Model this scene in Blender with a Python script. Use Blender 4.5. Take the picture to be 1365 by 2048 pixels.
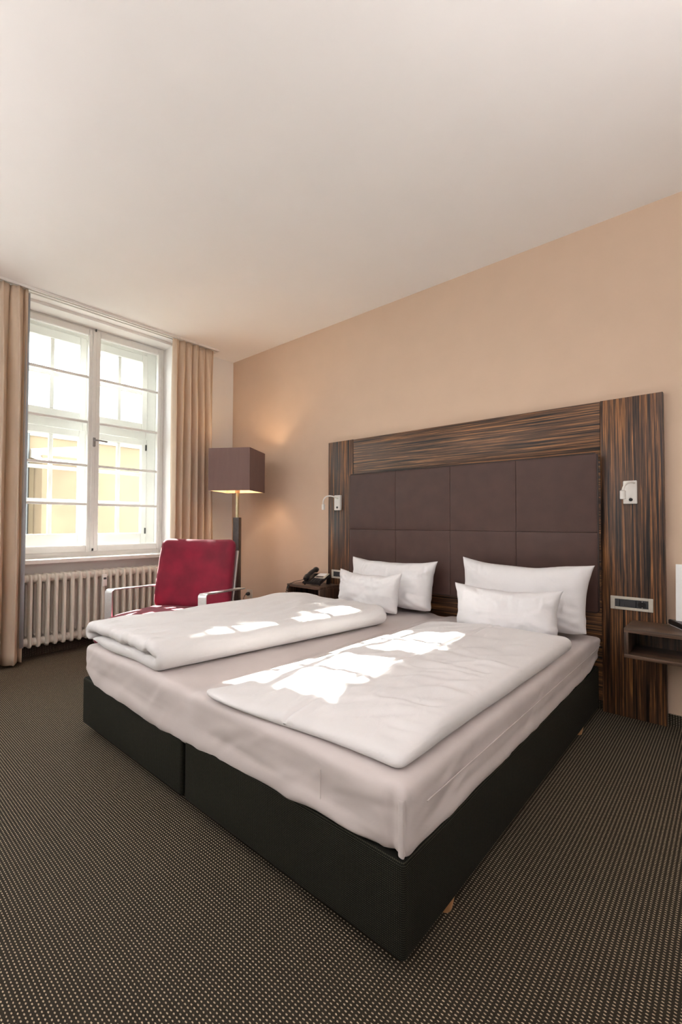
import bpy, bmesh, math, random
from mathutils import Vector, Matrix, noise
R = math.radians
scene = bpy.context.scene
for o in list(bpy.data.objects): bpy.data.objects.remove(o)
COL = scene.collection

# ------------------------------------------------------------------ camera
YAW, PITCH, ROLL = 0.71656, 0.02514, 0.00316
CAM = Vector((4.3024, -3.0651, 1.0870))
fw = Vector((-math.sin(YAW)*math.cos(PITCH), math.cos(YAW)*math.cos(PITCH), math.sin(PITCH)))
rt = Vector((math.cos(YAW), math.sin(YAW), 0)); up = rt.cross(fw)
r2 = rt*math.cos(ROLL) + up*math.sin(ROLL); u2 = -rt*math.sin(ROLL) + up*math.cos(ROLL)
cam_data = bpy.data.cameras.new('camera'); cam = bpy.data.objects.new('camera', cam_data); COL.objects.link(cam)
cam_data.sensor_fit = 'VERTICAL'; cam_data.sensor_height = 36; cam_data.sensor_width = 24
cam_data.lens = 910.15/2048*36
cam_data.clip_start = .05; cam_data.clip_end = 300
m3 = Matrix((r2, u2, -fw)).transposed()
cam.matrix_world = Matrix.Translation(CAM) @ m3.to_4x4()
scene.camera = cam

# ------------------------------------------------------------------ world, sun, exposure
world = bpy.data.worlds.new('sky'); scene.world = world; world.use_nodes = True
bg = world.node_tree.nodes['Background']
bg.inputs[0].default_value = (.90, .95, 1.0, 1); bg.inputs[1].default_value = 5.2
SUN_SLOPE = .61
sun_data = bpy.data.lights.new('sun', 'SUN'); sun_data.energy = 24; sun_data.angle = R(.3); sun_data.color = (1, .96, .90)
sun = bpy.data.objects.new('sun', sun_data); COL.objects.link(sun)
sun.rotation_euler = Vector((1, -.006, -SUN_SLOPE)).to_track_quat('-Z', 'Y').to_euler()
sun.location = (-20, 0, 14)
def portal(loc, sx, sy, target):
    d = bpy.data.lights.new('window_portal', 'AREA'); d.shape = 'RECTANGLE'; d.size = sx; d.size_y = sy
    d.cycles.is_portal = True
    o = bpy.data.objects.new('window_portal', d); COL.objects.link(o); o.location = loc
    o.rotation_euler = Vector(target).to_track_quat('-Z', 'Z').to_euler()
portal((-.44, -1.41, 1.85), 1.40, 2.1, (1, 0, 0))
portal((-.44, -3.42, 1.85), 1.40, 2.1, (1, 0, 0))
vs = scene.view_settings
vs.view_transform = 'Standard'; vs.look = 'None'; vs.gamma = 1; vs.use_curve_mapping = False
vs.exposure = 1.03
scene.cycles.max_bounces = 14; scene.cycles.diffuse_bounces = 8; scene.cycles.transparent_max_bounces = 24
scene.cycles.use_denoising = True
scene.cycles.sample_clamp_indirect = 8

# ------------------------------------------------------------------ helpers
def finish(name, bm, mat, parent=None, smooth=False, auto=None):
    me = bpy.data.meshes.new(name); bm.normal_update(); bm.to_mesh(me); bm.free()
    if smooth or auto:
        me.polygons.foreach_set('use_smooth', [True]*len(me.polygons))
    if auto: me.set_sharp_from_angle(angle=R(auto))
    o = bpy.data.objects.new(name, me); COL.objects.link(o)
    if mat: me.materials.append(mat)
    if parent: o.parent = parent
    return o
def share(name, src, parent=None, loc=(0,0,0), rot=(0,0,0)):
    o = src.copy(); COL.objects.link(o); o.name = name; o.parent = parent; o.location = loc; o.rotation_euler = rot
    return o
def thing(name, label, cat, loc=(0,0,0), rz=0, group=None):
    o = bpy.data.objects.new(name, None); COL.objects.link(o); o.location = loc; o.rotation_euler = (0,0,rz)
    o.empty_display_size = .1
    return tag(o, label, cat, group)
def tag(o, label=None, cat=None, group=None, kind=None):
    if label: o['label'] = label
    if cat: o['category'] = cat
    if group: o['group'] = group
    if kind: o['kind'] = kind
    return o
def struct(o): o['kind'] = 'structure'; return o
def addbox(bm, a, b, bev=0, seg=2, M=None):
    x0,y0,z0 = a; x1,y1,z1 = b
    vs_ = [bm.verts.new(p) for p in ((x0,y0,z0),(x1,y0,z0),(x1,y1,z0),(x0,y1,z0),(x0,y0,z1),(x1,y0,z1),(x1,y1,z1),(x0,y1,z1))]
    fs = [bm.faces.new([vs_[i] for i in q]) for q in ((0,3,2,1),(4,5,6,7),(0,1,5,4),(1,2,6,5),(2,3,7,6),(3,0,4,7))]
    if bev:
        es = list({e for f in fs for e in f.edges})
        r = bmesh.ops.bevel(bm, geom=es, offset=bev, segments=seg, profile=.5, affect='EDGES')
        vs_ = list({v for f in r['faces'] for v in f.verts} | {v for v in vs_ if v.is_valid})
    if M is not None: bmesh.ops.transform(bm, matrix=M, verts=[v for v in vs_ if v.is_valid])
    return vs_
def box(name, a, b, mat, parent=None, bev=.002, seg=2):
    bm = bmesh.new(); addbox(bm, a, b, bev, seg)
    return finish(name, bm, mat, parent, auto=40 if bev else None)
def addtube(bm, pts, r, n=10, cap=True, flat=None):
    pts = [Vector(p) for p in pts]; rings = []
    rr = r if isinstance(r, (list, tuple)) else [r]*len(pts)
    t = (pts[1]-pts[0]).normalized(); ref = Vector((0,0,1)) if abs(t.z) < .9 else Vector((1,0,0))
    nrm = t.cross(ref).normalized()
    for i, p in enumerate(pts):
        t = (pts[min(i+1,len(pts)-1)] - pts[max(i-1,0)]).normalized()
        nrm = (nrm - t*nrm.dot(t)).normalized(); b = t.cross(nrm)
        rings.append([bm.verts.new(p + (nrm*math.cos(2*math.pi*k/n) + b*math.sin(2*math.pi*k/n))*rr[i]) for k in range(n)])
    for a, c in zip(rings, rings[1:]):
        for k in range(n): bm.faces.new((a[k], a[(k+1)%n], c[(k+1)%n], c[k]))
    if cap: bm.faces.new(rings[0][::-1]); bm.faces.new(rings[-1])
def tube(name, pts, r, mat, parent=None, n=10):
    bm = bmesh.new(); addtube(bm, pts, r, n); bmesh.ops.recalc_face_normals(bm, faces=bm.faces)
    return finish(name, bm, mat, parent, auto=50)
def lathe(name, prof, mat, parent=None, n=24, M=None):
    bm = bmesh.new(); rings = []
    for r, z in prof:
        rings.append([bm.verts.new((r*math.cos(2*math.pi*k/n), r*math.sin(2*math.pi*k/n), z)) for k in range(n)])
    for a, c in zip(rings, rings[1:]):
        for k in range(n): bm.faces.new((a[k], a[(k+1)%n], c[(k+1)%n], c[k]))
    bm.faces.new(rings[0][::-1]); bm.faces.new(rings[-1])
    if M is not None: bmesh.ops.transform(bm, matrix=M, verts=bm.verts)
    return finish(name, bm, mat, parent, auto=40)
def bez(p0, p1, p2, p3, n=12):
    p0,p1,p2,p3 = map(Vector, (p0,p1,p2,p3))
    return [p0*(1-t)**3 + p1*3*t*(1-t)**2 + p2*3*t*t*(1-t) + p3*t**3 for t in [i/n for i in range(n+1)]]
def axis_pts(s, r, n):                                      # 1-D stations over [-s/2, s/2], dense in the rounded ends
    h = s/2; k = 5
    a = [-h + r*(1-math.cos(math.pi/2*i/k)) for i in range(k)]
    mid = [-h + r + (s-2*r)*i/n for i in range(n+1)]
    return a + mid + [-x for x in reversed(a)]
def rounded(name, size, r, n, mat, parent=None, disp=None, at=(0,0,0), power=2):
    """closed rounded box with an optional displacement disp(p, normal) -> p"""
    X, Y, Z = (axis_pts(size[i], r[i], n[i]) for i in range(3))
    bm = bmesh.new(); cache = {}
    inner = [size[i]/2 - r[i] for i in range(3)]
    def vert(p):
        key = tuple(round(c, 6) for c in p)
        if key not in cache:
            c = [max(-inner[i], min(inner[i], p[i])) for i in range(3)]
            d = [(p[i]-c[i])/r[i] if r[i] else 0 for i in range(3)]
            l = sum(abs(x)**power for x in d)**(1/power)
            m = max(abs(x) for x in d)
            if l > 1e-9: d = [x/l*m for x in d]
            q = Vector([c[i] + d[i]*r[i] for i in range(3)])
            nn = Vector([d[i]/max(r[i],1e-6) for i in range(3)])
            nn = nn.normalized() if nn.length > 1e-9 else Vector((0,0,1))
            if disp: q = disp(q, nn)
            cache[key] = bm.verts.new(q + Vector(at))
        return cache[key]
    def face_grid(A, B, f):
        for i in range(len(A)-1):
            for j in range(len(B)-1):
                q = [vert(f(A[i],B[j])), vert(f(A[i+1],B[j])), vert(f(A[i+1],B[j+1])), vert(f(A[i],B[j+1]))]
                if len(set(q)) == 4: bm.faces.new(q)
                elif len(set(q)) == 3: bm.faces.new(list(dict.fromkeys(q)))
    hx, hy, hz = (s/2 for s in size)
    face_grid(X, Y, lambda a,b: (a,b,hz)); face_grid(Y, X, lambda a,b: (b,a,-hz))
    face_grid(Y, Z, lambda a,b: (hx,a,b)); face_grid(Z, Y, lambda a,b: (-hx,b,a))
    face_grid(Z, X, lambda a,b: (b,hy,a)); face_grid(X, Z, lambda a,b: (a,-hy,b))
    bmesh.ops.recalc_face_normals(bm, faces=bm.faces)
    return finish(name, bm, mat, parent, smooth=True)
def fbm(x, y, z=0, o=3): return noise.fractal(Vector((x,y,z)), .9, 2.0, o)
def wrinkles(seed, n, bx, by, ang, length=(.15,.45), width=(.010,.026), amp=(.003,.009)):
    """a field of soft bent creases: f(x, y) -> height"""
    rnd = random.Random(seed); W_ = []
    for _ in range(n):
        a = R(rnd.uniform(*ang)); W_.append((rnd.uniform(*bx), rnd.uniform(*by), math.cos(a), math.sin(a), rnd.uniform(*length)/2, rnd.uniform(*width), rnd.uniform(*amp)*rnd.choice((1,1,-.8)), rnd.uniform(-1.2,1.2)))
    def f(x, y):
        h = 0
        for cx, cy, ca, sa, L_, w_, am, cv in W_:
            dx, dy = x-cx, y-cy; s_ = dx*ca+dy*sa
            if abs(s_) > L_*1.8: continue
            t_ = -dx*sa+dy*ca - cv*s_*s_
            if abs(t_) > w_*4: continue
            e = math.exp(-(s_/L_)**4); g = t_/w_
            h += am*e*(math.exp(-g*g) - .55*math.exp(-((g-1.6)/1.2)**2))
        return h
    return f
def ridge(x, y, z=0): return 1-min(1, abs(noise.noise(Vector((x,y,z))))*2.6)

# ------------------------------------------------------------------ materials
def nodes(name):
    m = bpy.data.materials.new(name); m.use_nodes = True
    nt = m.node_tree; b = nt.nodes['Principled BSDF']
    return m, nt, b
def N(nt, t, **kw):
    n = nt.nodes.new(t)
    for k, v in kw.items():
        if hasattr(n, k) and k not in n.inputs: setattr(n, k, v)
        else: n.inputs[k].default_value = v
    return n
def ramp(nt, stops, fac, interp='LINEAR'):
    r = nt.nodes.new('ShaderNodeValToRGB'); cr = r.color_ramp; cr.interpolation = interp
    while len(cr.elements) > 1: cr.elements.remove(cr.elements[-1])
    cr.elements[0].position = stops[0][0]; cr.elements[0].color = (*stops[0][1], 1)
    for p, c in stops[1:]: e = cr.elements.new(p); e.color = (*c, 1)
    nt.links.new(fac, r.inputs[0]); return r.outputs[0]
def mapped(nt, scale, rot=(0,0,0), coord='Object'):
    t = N(nt, 'ShaderNodeTexCoord'); mp = N(nt, 'ShaderNodeMapping'); mp.inputs['Scale'].default_value = scale; mp.inputs['Rotation'].default_value = rot
    nt.links.new(t.outputs[coord], mp.inputs[0]); return mp.outputs[0]
def bump(nt, b, h, strength=.2, dist=.002):
    bn = N(nt, 'ShaderNodeBump'); bn.inputs['Strength'].default_value = strength; bn.inputs['Distance'].default_value = dist
    nt.links.new(h, bn.inputs['Height']); nt.links.new(bn.outputs[0], b.inputs['Normal'])
def plain(name, col, rough=.5, metal=0, grain=0, gscale=60, bumpk=0, spec=None, sheen=0):
    m, nt, b = nodes(name)
    b.inputs['Roughness'].default_value = rough; b.inputs['Metallic'].default_value = metal
    if spec is not None: b.inputs['Specular IOR Level'].default_value = spec
    if sheen: b.inputs['Sheen Weight'].default_value = sheen; b.inputs['Sheen Roughness'].default_value = .4
    nz = N(nt, 'ShaderNodeTexNoise'); nz.inputs['Scale'].default_value = gscale; nz.inputs['Detail'].default_value = 3
    nt.links.new(mapped(nt, (1,1,1)), nz.inputs['Vector'])
    g = grain
    c = ramp(nt, [(.3, tuple(x*(1-g) for x in col)), (.7, tuple(min(1, x*(1+g)) for x in col))], nz.outputs[0])
    nt.links.new(c, b.inputs['Base Color'])
    if bumpk: bump(nt, b, nz.outputs[0], bumpk, .002)
    return m
def wood(name, scale, dark=(.008,.006,.006), mid=(.095,.046,.025), light=(.42,.185,.065), rough=.42, mids=.5):
    """striped macassar veneer; scale = (x,y,z) with the small number along the grain"""
    m, nt, b = nodes(name); b.inputs['Roughness'].default_value = rough
    v = mapped(nt, scale)
    n1 = N(nt, 'ShaderNodeTexNoise'); n1.inputs['Scale'].default_value = 1; n1.inputs['Detail'].default_value = 5; n1.inputs['Roughness'].default_value = .62; n1.inputs['Distortion'].default_value = .25
    nt.links.new(v, n1.inputs['Vector'])
    c1 = ramp(nt, [(.40, dark), (.47, mid), (.53, tuple(x*1.1 for x in mid)), (.60, light), (.69, mid)], n1.outputs[0])
    v2 = mapped(nt, tuple(s*3.1 for s in scale))
    n2 = N(nt, 'ShaderNodeTexNoise'); n2.inputs['Scale'].default_value = 1; n2.inputs['Detail'].default_value = 2
    nt.links.new(v2, n2.inputs['Vector'])
    c2 = ramp(nt, [(.38, (.35,.33,.33)), (.6, (1,1,1))], n2.outputs[0])
    mx = N(nt, 'ShaderNodeMix', data_type='RGBA', blend_type='MULTIPLY'); mx.inputs[0].default_value = .8
    nt.links.new(c1, mx.inputs[6]); nt.links.new(c2, mx.inputs[7]); nt.links.new(mx.outputs[2], b.inputs['Base Color'])
    return m
def dots(name, base, dot, px, py, lx, ly, rough=.9, coord='Object', planes='xy', jitter=.25, grain=.35):
    """woven textile: rows of small light stitches on a dark ground"""
    m, nt, b = nodes(name); b.inputs['Roughness'].default_value = rough; b.inputs['Specular IOR Level'].default_value = .15
    t = N(nt, 'ShaderNodeTexCoord'); L = nt.links.new
    nzj = N(nt, 'ShaderNodeTexNoise'); nzj.inputs['Scale'].default_value = 220; L(t.outputs[coord], nzj.inputs['Vector'])
    sp = N(nt, 'ShaderNodeSeparateXYZ'); L(t.outputs[coord], sp.inputs[0])
    def M_(op, a, b_=None):
        n = N(nt, 'ShaderNodeMath', operation=op)
        for i, q in enumerate((a, b_)):
            if q is None: continue
            if isinstance(q, (int, float)): n.inputs[i].default_value = q
            else: L(q, n.inputs[i])
        return n.outputs[0]
    if planes == 'xy': U, V = sp.outputs[0], sp.outputs[1]
    else: U, V = M_('ADD', sp.outputs[0], sp.outputs[1]), sp.outputs[2]
    j = M_('MULTIPLY', M_('SUBTRACT', nzj.outputs[0], .5), jitter)
    fu = M_('SUBTRACT', M_('FRACT', M_('ADD', M_('DIVIDE', U, px), j)), .5)
    fv = M_('SUBTRACT', M_('FRACT', M_('ADD', M_('DIVIDE', V, py), j)), .5)
    du = M_('POWER', M_('DIVIDE', M_('ABSOLUTE', fu), lx/px/2), 2); dv = M_('POWER', M_('DIVIDE', M_('ABSOLUTE', fv), ly/py/2), 2)
    d = M_('ADD', du, dv)
    mk = N(nt, 'ShaderNodeMapRange'); mk.inputs[1].default_value = .6; mk.inputs[2].default_value = 1.25; mk.inputs[3].default_value = 1; mk.inputs[4].default_value = 0; L(d, mk.inputs[0])
    nz = N(nt, 'ShaderNodeTexNoise'); nz.inputs['Scale'].default_value = 420; nz.inputs['Detail'].default_value = 2; L(t.outputs[coord], nz.inputs['Vector'])
    cb = ramp(nt, [(.3, tuple(x*(1-grain) for x in base)), (.7, tuple(x*(1+grain) for x in base))], nz.outputs[0])
    cd = ramp(nt, [(.3, tuple(x*.75 for x in dot)), (.7, tuple(x*1.15 for x in dot))], nz.outputs[0])
    mx = N(nt, 'ShaderNodeMix', data_type='RGBA'); L(mk.outputs[0], mx.inputs[0]); L(cb, mx.inputs[6]); L(cd, mx.inputs[7])
    L(mx.outputs[2], b.inputs['Base Color'])
    h = M_('ADD', M_('MULTIPLY', nz.outputs[0], .6), mk.outputs[0]); bump(nt, b, h, .5, .002)
    return m

M_white = plain('white_wall_paint', (.80,.78,.765), .9, grain=.015, gscale=4, spec=.1)
M_ceil = plain('ceiling_paint', (.87,.85,.845), .95, grain=.01, gscale=3, spec=.05)
M_tan = plain('tan_wall_paint', (.64,.485,.37), .85, grain=.02, gscale=5, spec=.15)
M_carpet = dots('carpet_stitches', (.027,.021,.0145), (.47,.375,.26), .0118, .0091, .0064, .0033)
M_skirt = dots('carpet_skirting', (.026,.022,.016), (.42,.36,.26), .0118, .0091, .006, .0036, planes='xz')
M_base = dots('bed_base_weave', (.0085,.0085,.0062), (.062,.058,.040), .0052, .0052, .0030, .0022, planes='xz', jitter=.15)
M_frame = plain('window_paint', (.80,.79,.77), .35, grain=.02, gscale=20)
M_sill = plain('sill_paint', (.80,.76,.73), .4, grain=.02, gscale=20)
M_rad = plain('radiator_enamel', (.66,.62,.55), .38, grain=.03, gscale=30)
M_metal = plain('satin_metal', (.72,.71,.69), .28, 1, grain=.05, gscale=90)
M_chrome = plain('brushed_arm_metal', (.74,.745,.75), .33, .85, grain=.05, gscale=120)
M_dkmetal = plain('dark_steel', (.10,.10,.10), .4, .7, grain=.1, gscale=80)
M_dkmetal2 = plain('worn_nickel', (.30,.28,.27), .4, .6, grain=.1, gscale=80)
M_brass = plain('brass_rod', (.55,.47,.30), .3, 1, grain=.08, gscale=60)
M_copper = plain('copper_socket', (.55,.35,.24), .35, .8, grain=.08, gscale=60)
M_black = plain('black_plastic', (.014,.014,.015), .35, grain=.1, gscale=100)
M_dkgrey = plain('anthracite_plastic', (.035,.037,.042), .45, grain=.1, gscale=100)
M_plastic = plain('white_plastic', (.74,.72,.69), .4, grain=.02, gscale=60)
M_champ = plain('champagne_frame', (.60,.57,.50), .4, .3, grain=.03, gscale=60)
M_red = plain('crimson_velvet', (.20,.003,.024), .8, grain=.22, gscale=7, sheen=.12)
M_leather = plain('brown_leather', (.066,.033,.027), .46, spec=.35, grain=.10, gscale=10, bumpk=.12)
M_piping = plain('leather_piping', (.035,.020,.017), .45, grain=.1, gscale=40)
M_linen = plain('white_bed_linen', (.70,.685,.69), .8, grain=.015, gscale=10, spec=.2, sheen=.1)
M_sheet = plain('fitted_sheet_cotton', (.56,.505,.495), .6, grain=.02, gscale=8, spec=.25, sheen=.1)
def linen(m, k=.35, sc=9):
    nt = m.node_tree; b = nt.nodes['Principled BSDF']
    n1 = N(nt, 'ShaderNodeTexNoise'); n1.inputs['Scale'].default_value = sc; n1.inputs['Detail'].default_value = 4; n1.inputs['Distortion'].default_value = 1.2
    nt.links.new(mapped(nt, (1.6,.7,1)), n1.inputs['Vector']); bump(nt, b, n1.outputs[0], k, .012)
linen(M_linen); linen(M_sheet, .12, 6)
M_pillow = plain('pillow_cotton', (.74,.73,.745), .8, grain=.015, gscale=10, spec=.2, sheen=.1)
linen(M_pillow, .3, 8)
M_oak = plain('light_wood_leg', (.52,.27,.12), .5, grain=.2, gscale=40)
M_paper = plain('paper', (.85,.85,.86), .8, grain=.01)
M_ink = plain('grey_print', (.25,.25,.27), .8, grain=.05)
M_pillarL = wood('macassar_pillar', (92,92,1.5))
M_boardH = wood('macassar_board', (1.3,92,92), mid=(.12,.058,.029), light=(.46,.215,.08))
M_nsT = wood('nightstand_veneer_top', (1.6,55,55), dark=(.05,.032,.024), mid=(.105,.064,.042), light=(.19,.11,.07), rough=.35)
M_nsV = wood('nightstand_veneer_side', (55,55,1.6), dark=(.022,.014,.010), mid=(.085,.05,.033), light=(.17,.09,.055), rough=.4)
M_colwood = plain('wenge_column', (.030,.021,.016), .35, grain=.3, gscale=50)
def translucent(name, col, k, tr=None, sc=30):
    m, nt, b = nodes(name); b.inputs['Roughness'].default_value = .85; b.inputs['Specular IOR Level'].default_value = .1
    nz = N(nt, 'ShaderNodeTexNoise'); nz.inputs['Scale'].default_value = sc; nz.inputs['Detail'].default_value = 4
    nt.links.new(mapped(nt, (1,1,.15)), nz.inputs['Vector'])
    c = ramp(nt, [(.3, tuple(x*.94 for x in col)), (.7, tuple(min(1,x*1.05) for x in col))], nz.outputs[0])
    nt.links.new(c, b.inputs['Base Color'])
    t = N(nt, 'ShaderNodeBsdfTranslucent'); t.inputs[0].default_value = (*(tr or col), 1)
    mx = N(nt, 'ShaderNodeMixShader'); mx.inputs[0].default_value = k
    nt.links.new(b.outputs[0], mx.inputs[1]); nt.links.new(t.outputs[0], mx.inputs[2])
    nt.links.new(mx.outputs[0], nt.nodes['Material Output'].inputs[0]); return m
M_curtain = translucent('beige_curtain_cloth', (.76,.63,.505), .28)
M_lining = translucent('curtain_lining', (.50,.53,.57), .25)
M_shade = translucent('mauve_shade_cloth', (.235,.155,.140), .16, (.40,.24,.17))
M_shadein = translucent('shade_lining', (.82,.72,.58), .1)
def glass_mat():
    m, nt, b = nodes('window_glass'); nt.nodes.remove(b)
    fr = N(nt, 'ShaderNodeFresnel'); fr.inputs[0].default_value = 1.11
    tr = N(nt, 'ShaderNodeBsdfTransparent'); tr.inputs[0].default_value = (.96,.975,.965,1)
    gl = N(nt, 'ShaderNodeBsdfGlossy'); gl.inputs['Roughness'].default_value = .02
    mx = N(nt, 'ShaderNodeMixShader'); L = nt.links.new
    L(fr.outputs[0], mx.inputs[0]); L(tr.outputs[0], mx.inputs[1]); L(gl.outputs[0], mx.inputs[2]); L(mx.outputs[0], nt.nodes['Material Output'].inputs[0])
    return m
M_glass = glass_mat()
M_fac = plain('ochre_render', (.20,.145,.09), .95, grain=.06, gscale=.8)
M_fac2 = plain('ochre_render_dark', (.165,.115,.07), .95, grain=.14, gscale=1.1)  # annex render, a darker and more mottled ochre
M_stone = plain('pale_stone', (.45,.40,.33), .9, grain=.06, gscale=2)
M_roof = plain('roof_tiles_pale', (.50,.47,.45), .9, grain=.1, gscale=3)
M_ground = plain('courtyard_gravel', (.30,.27,.23), .95, grain=.2, gscale=2)
M_leaf = plain('bough_leaf', (.045,.10,.02), .6, grain=.4, gscale=3)
M_bark = plain('bark', (.09,.065,.045), .9, grain=.35, gscale=12, bumpk=.5)
M_pane = plain('dark_window_pane', (.06,.07,.08), .1, grain=.1)

# ------------------------------------------------------------------ room shell
H = 2.91; X1 = 5.7; Y0 = -5.7
WZ0, WZ1 = .785, 2.885
O1 = (-2.09, -.735); O2 = (-4.10, -2.745)               # left wall openings: the visible window and an added unseen one
WT = -.42                                                # outer face of that wall
struct(box('floor', (-.42, Y0-.1, -.1), (X1+.1, .1, 0), M_carpet, bev=0))
struct(box('ceiling', (WT, Y0-.1, H), (X1+.1, .1, H+.12), M_ceil, bev=0))
bm = bmesh.new()
edges_y = [Y0-.1, O2[0], O2[1], O1[0], O1[1], .1]
for k in (0, 2, 4): addbox(bm, (WT, edges_y[k], 0), (0, edges_y[k+1], H))
for o in (O1, O2):
    addbox(bm, (WT, o[0], WZ1), (0, o[1], H))           # lintel
    addbox(bm, (WT, o[0], 0), (-.07, o[1], WZ0-.03))    # parapet, set back as a radiator niche
struct(finish('wall_left', bm, M_white))
struct(box('wall_back', (0, 0, 0), (X1, .1, H), M_tan, bev=0))
struct(box('wall_right', (X1, Y0, 0), (X1+.1, .1, H), M_white, bev=0))
struct(box('wall_front', (0, Y0-.1, 0), (X1, Y0, H), M_white, bev=0))
for nm, a, b in (('baseboard_back', (0, -.012, 0), (X1, -.0005, .06)), ('baseboard_right', (X1-.012, Y0, 0), (X1-.0005, -.013, .06)), ('baseboard_front', (.013, Y0+.0005, 0), (X1-.013, Y0+.012, .06))):
    struct(box(nm, a, b, M_skirt, bev=0))
bm = bmesh.new()
for k in (0, 2, 4): addbox(bm, (.0005, max(edges_y[k], Y0+.013), 0), (.012, min(edges_y[k+1], -.013), .06))
for o in (O1, O2): addbox(bm, (-.0695, o[0]+.0005, 0), (-.055, o[1]-.0005, .085))
struct(finish('baseboard_left', bm, M_skirt))

# ------------------------------------------------------------------ windows
def bars(bm, x0, x1, rects, bev=.004):
    for (y0, y1, z0, z1) in rects: addbox(bm, (x0, y0, z0), (x1, y1, z1), bev, 1)
def rectframe(y0, y1, z0, z1, wl, wr, wb, wt):
    return [(y0, y0+wl, z0, z1), (y1-wr, y1, z0, z1), (y0+wl, y1-wr, z0, z0+wb), (y0+wl, y1-wr, z1-wt, z1)]
def pane(parent, x, y0, y1, z0, z1):
    return box('pane', (x-.002, y0, z0), (x+.002, y1, z1), M_glass, parent, bev=0)
def make_window(name, O, full=True):
    w = bpy.data.objects.new(name, None); COL.objects.link(w); w.location = (0, (O[0]+O[1])/2, 0); struct(w)
    a, b = -(O[1]-O[0])/2, (O[1]-O[0])/2
    zb, zt = WZ0, WZ1
    bm = bmesh.new(); bars(bm, -.235, -.18, rectframe(a, b, zb, zt, .035, .035, .055, .025)); finish('inner_frame', bm, M_frame, w, auto=30)
    # inner casements: five panes each, divided by horizontal bars only
    zs = [.88, 1.255, 1.61, 2.01, 2.425, 2.815]
    for s in (-1, 1):
        y0, y1 = (a+.035, -.002) if s < 0 else (.002, b-.035)
        sash = bpy.data.objects.new('casement', None); COL.objects.link(sash); sash.parent = w
        so = (.03, .048) if s < 0 else (.048, .03)
        bm = bmesh.new(); bars(bm, -.21, -.168, rectframe(y0, y1, zb+.035, zt-.012, so[0], so[1], zs[0]-zb-.035, zt-.012-zs[-1]), .006)
        finish('sash_frame', bm, M_frame, sash, auto=30)
        g0, g1 = y0+so[0], y1-so[1]
        for z in zs[1:-1]: box('glazing_bar', (-.205, g0, z-.011), (-.173, g1, z+.011), M_frame, sash, bev=.004, seg=1)
        for z0, z1 in zip(zs, zs[1:]): pane(sash, -.192, g0, g1, z0+.008, z1-.008)
        if full:
            for z in (1.05, 2.62):                          # barrel hinges on the outer stiles
                yy = a+.036 if s < 0 else b-.036
                tube('hinge', [(-.166, yy, z-.05), (-.166, yy, z+.05)], .006, M_frame, sash, 8)
    if full:
        # cover strip where the casements meet, bolts and the lever handle
        box('meeting_strip', (-.168, -.022, zb+.05), (-.158, .012, zt-.02), M_frame, w, bev=.004, seg=1)
        h = bpy.data.objects.new('window_handle', None); COL.objects.link(h); h.parent = w
        box('escutcheon', (-.158, -.012, 1.79), (-.152, .012, 1.87), M_dkmetal2, h, bev=.003)
        tube('spindle', [(-.155, 0, 1.842), (-.115, 0, 1.842)], .007, M_dkmetal2, h, 10)
        tube('lever', [(-.117, -.008, 1.842), (-.115, .03, 1.842), (-.117, .10, 1.838)], .0075, M_dkmetal2, h, 10)
        lathe('lock_rose', [(.011,0),(.011,.006),(.007,.009)], M_dkmetal2, h, 12, Matrix.Translation((-.157, -.002, 1.795)) @ Matrix.Rotation(R(90), 4, 'Y'))
        for z in (zb+.045, zt-.03): box('bolt', (-.166, -.006, z), (-.148, .006, z+.022), M_dkmetal, w, bev=.002)
    # outer window: two upper and two lower sashes with crossed bars
    bm = bmesh.new(); bars(bm, -.41, -.345, rectframe(a, b, zb, zt, .105, .105, .085, .07) + [(-.035, .035, zb+.085, zt-.07), (a+.105, -.035, 1.94, 2.05), (.035, b-.105, 1.94, 2.05)], .005)
    finish('outer_frame', bm, M_frame, w, auto=30)
    for s in (-1, 1):
        c = s*.297
        for (g0, g1, rows, wb, wt) in ((.985, 1.885, 3, .13, .065), (2.115, 2.75, 2, .075, .08)):
            sash = bpy.data.objects.new('outer_sash', None); COL.objects.link(sash); sash.parent = w
            y0, y1 = c-.228, c+.228
            bm = bmesh.new(); bars(bm, -.375, -.33, rectframe(y0-.055, y1+.055, g0-wb, g1+wt, .055, .055, wb, wt), .005)
            finish('sash_frame', bm, M_frame, sash, auto=30)
            ph = (g1-g0)/rows
            for k in range(1, rows): box('glazing_bar', (-.37, y0, g0+k*ph-.016), (-.335, y1, g0+k*ph+.016), M_frame, sash, bev=.004, seg=1)
            box('glazing_bar', (-.368, c-.0155, g0), (-.334, c+.0155, g1), M_frame, sash, bev=.004, seg=1)
            for k in range(rows):
                for q in (-1, 1):
                    ya, yb = (y0, c-.0155) if q < 0 else (c+.0155, y1)
                    pane(sash, -.352, ya, yb, g0+k*ph+(.016 if k else 0), g0+(k+1)*ph-(.016 if k < rows-1 else 0))
            if full and rows == 3 :
                for z in (g0+.02, g1-.02): box('hinge', (-.331, y1+.036 if s > 0 else y0-.05, z-.03), (-.318, y1+.05 if s > 0 else y0-.036, z+.03), M_dkmetal, sash, bev=.002)
    if full:
        box('stay_bolt', (-.332, a+.10, .91), (-.30, a+.16, .92), M_brass, w, bev=.002)
    box('window_sill', (-.18, a, WZ0-.03), (.0, b, WZ0), M_sill, w, bev=.003)
    box('sill_nose', (.0, a-.03, WZ0-.035), (.055, b+.03, WZ0), M_sill, w, bev=.006, seg=3)
    return w
make_window('window_1', O1)
make_window('fill_window', O2, False)  # added out of view to let more daylight into the room

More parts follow.
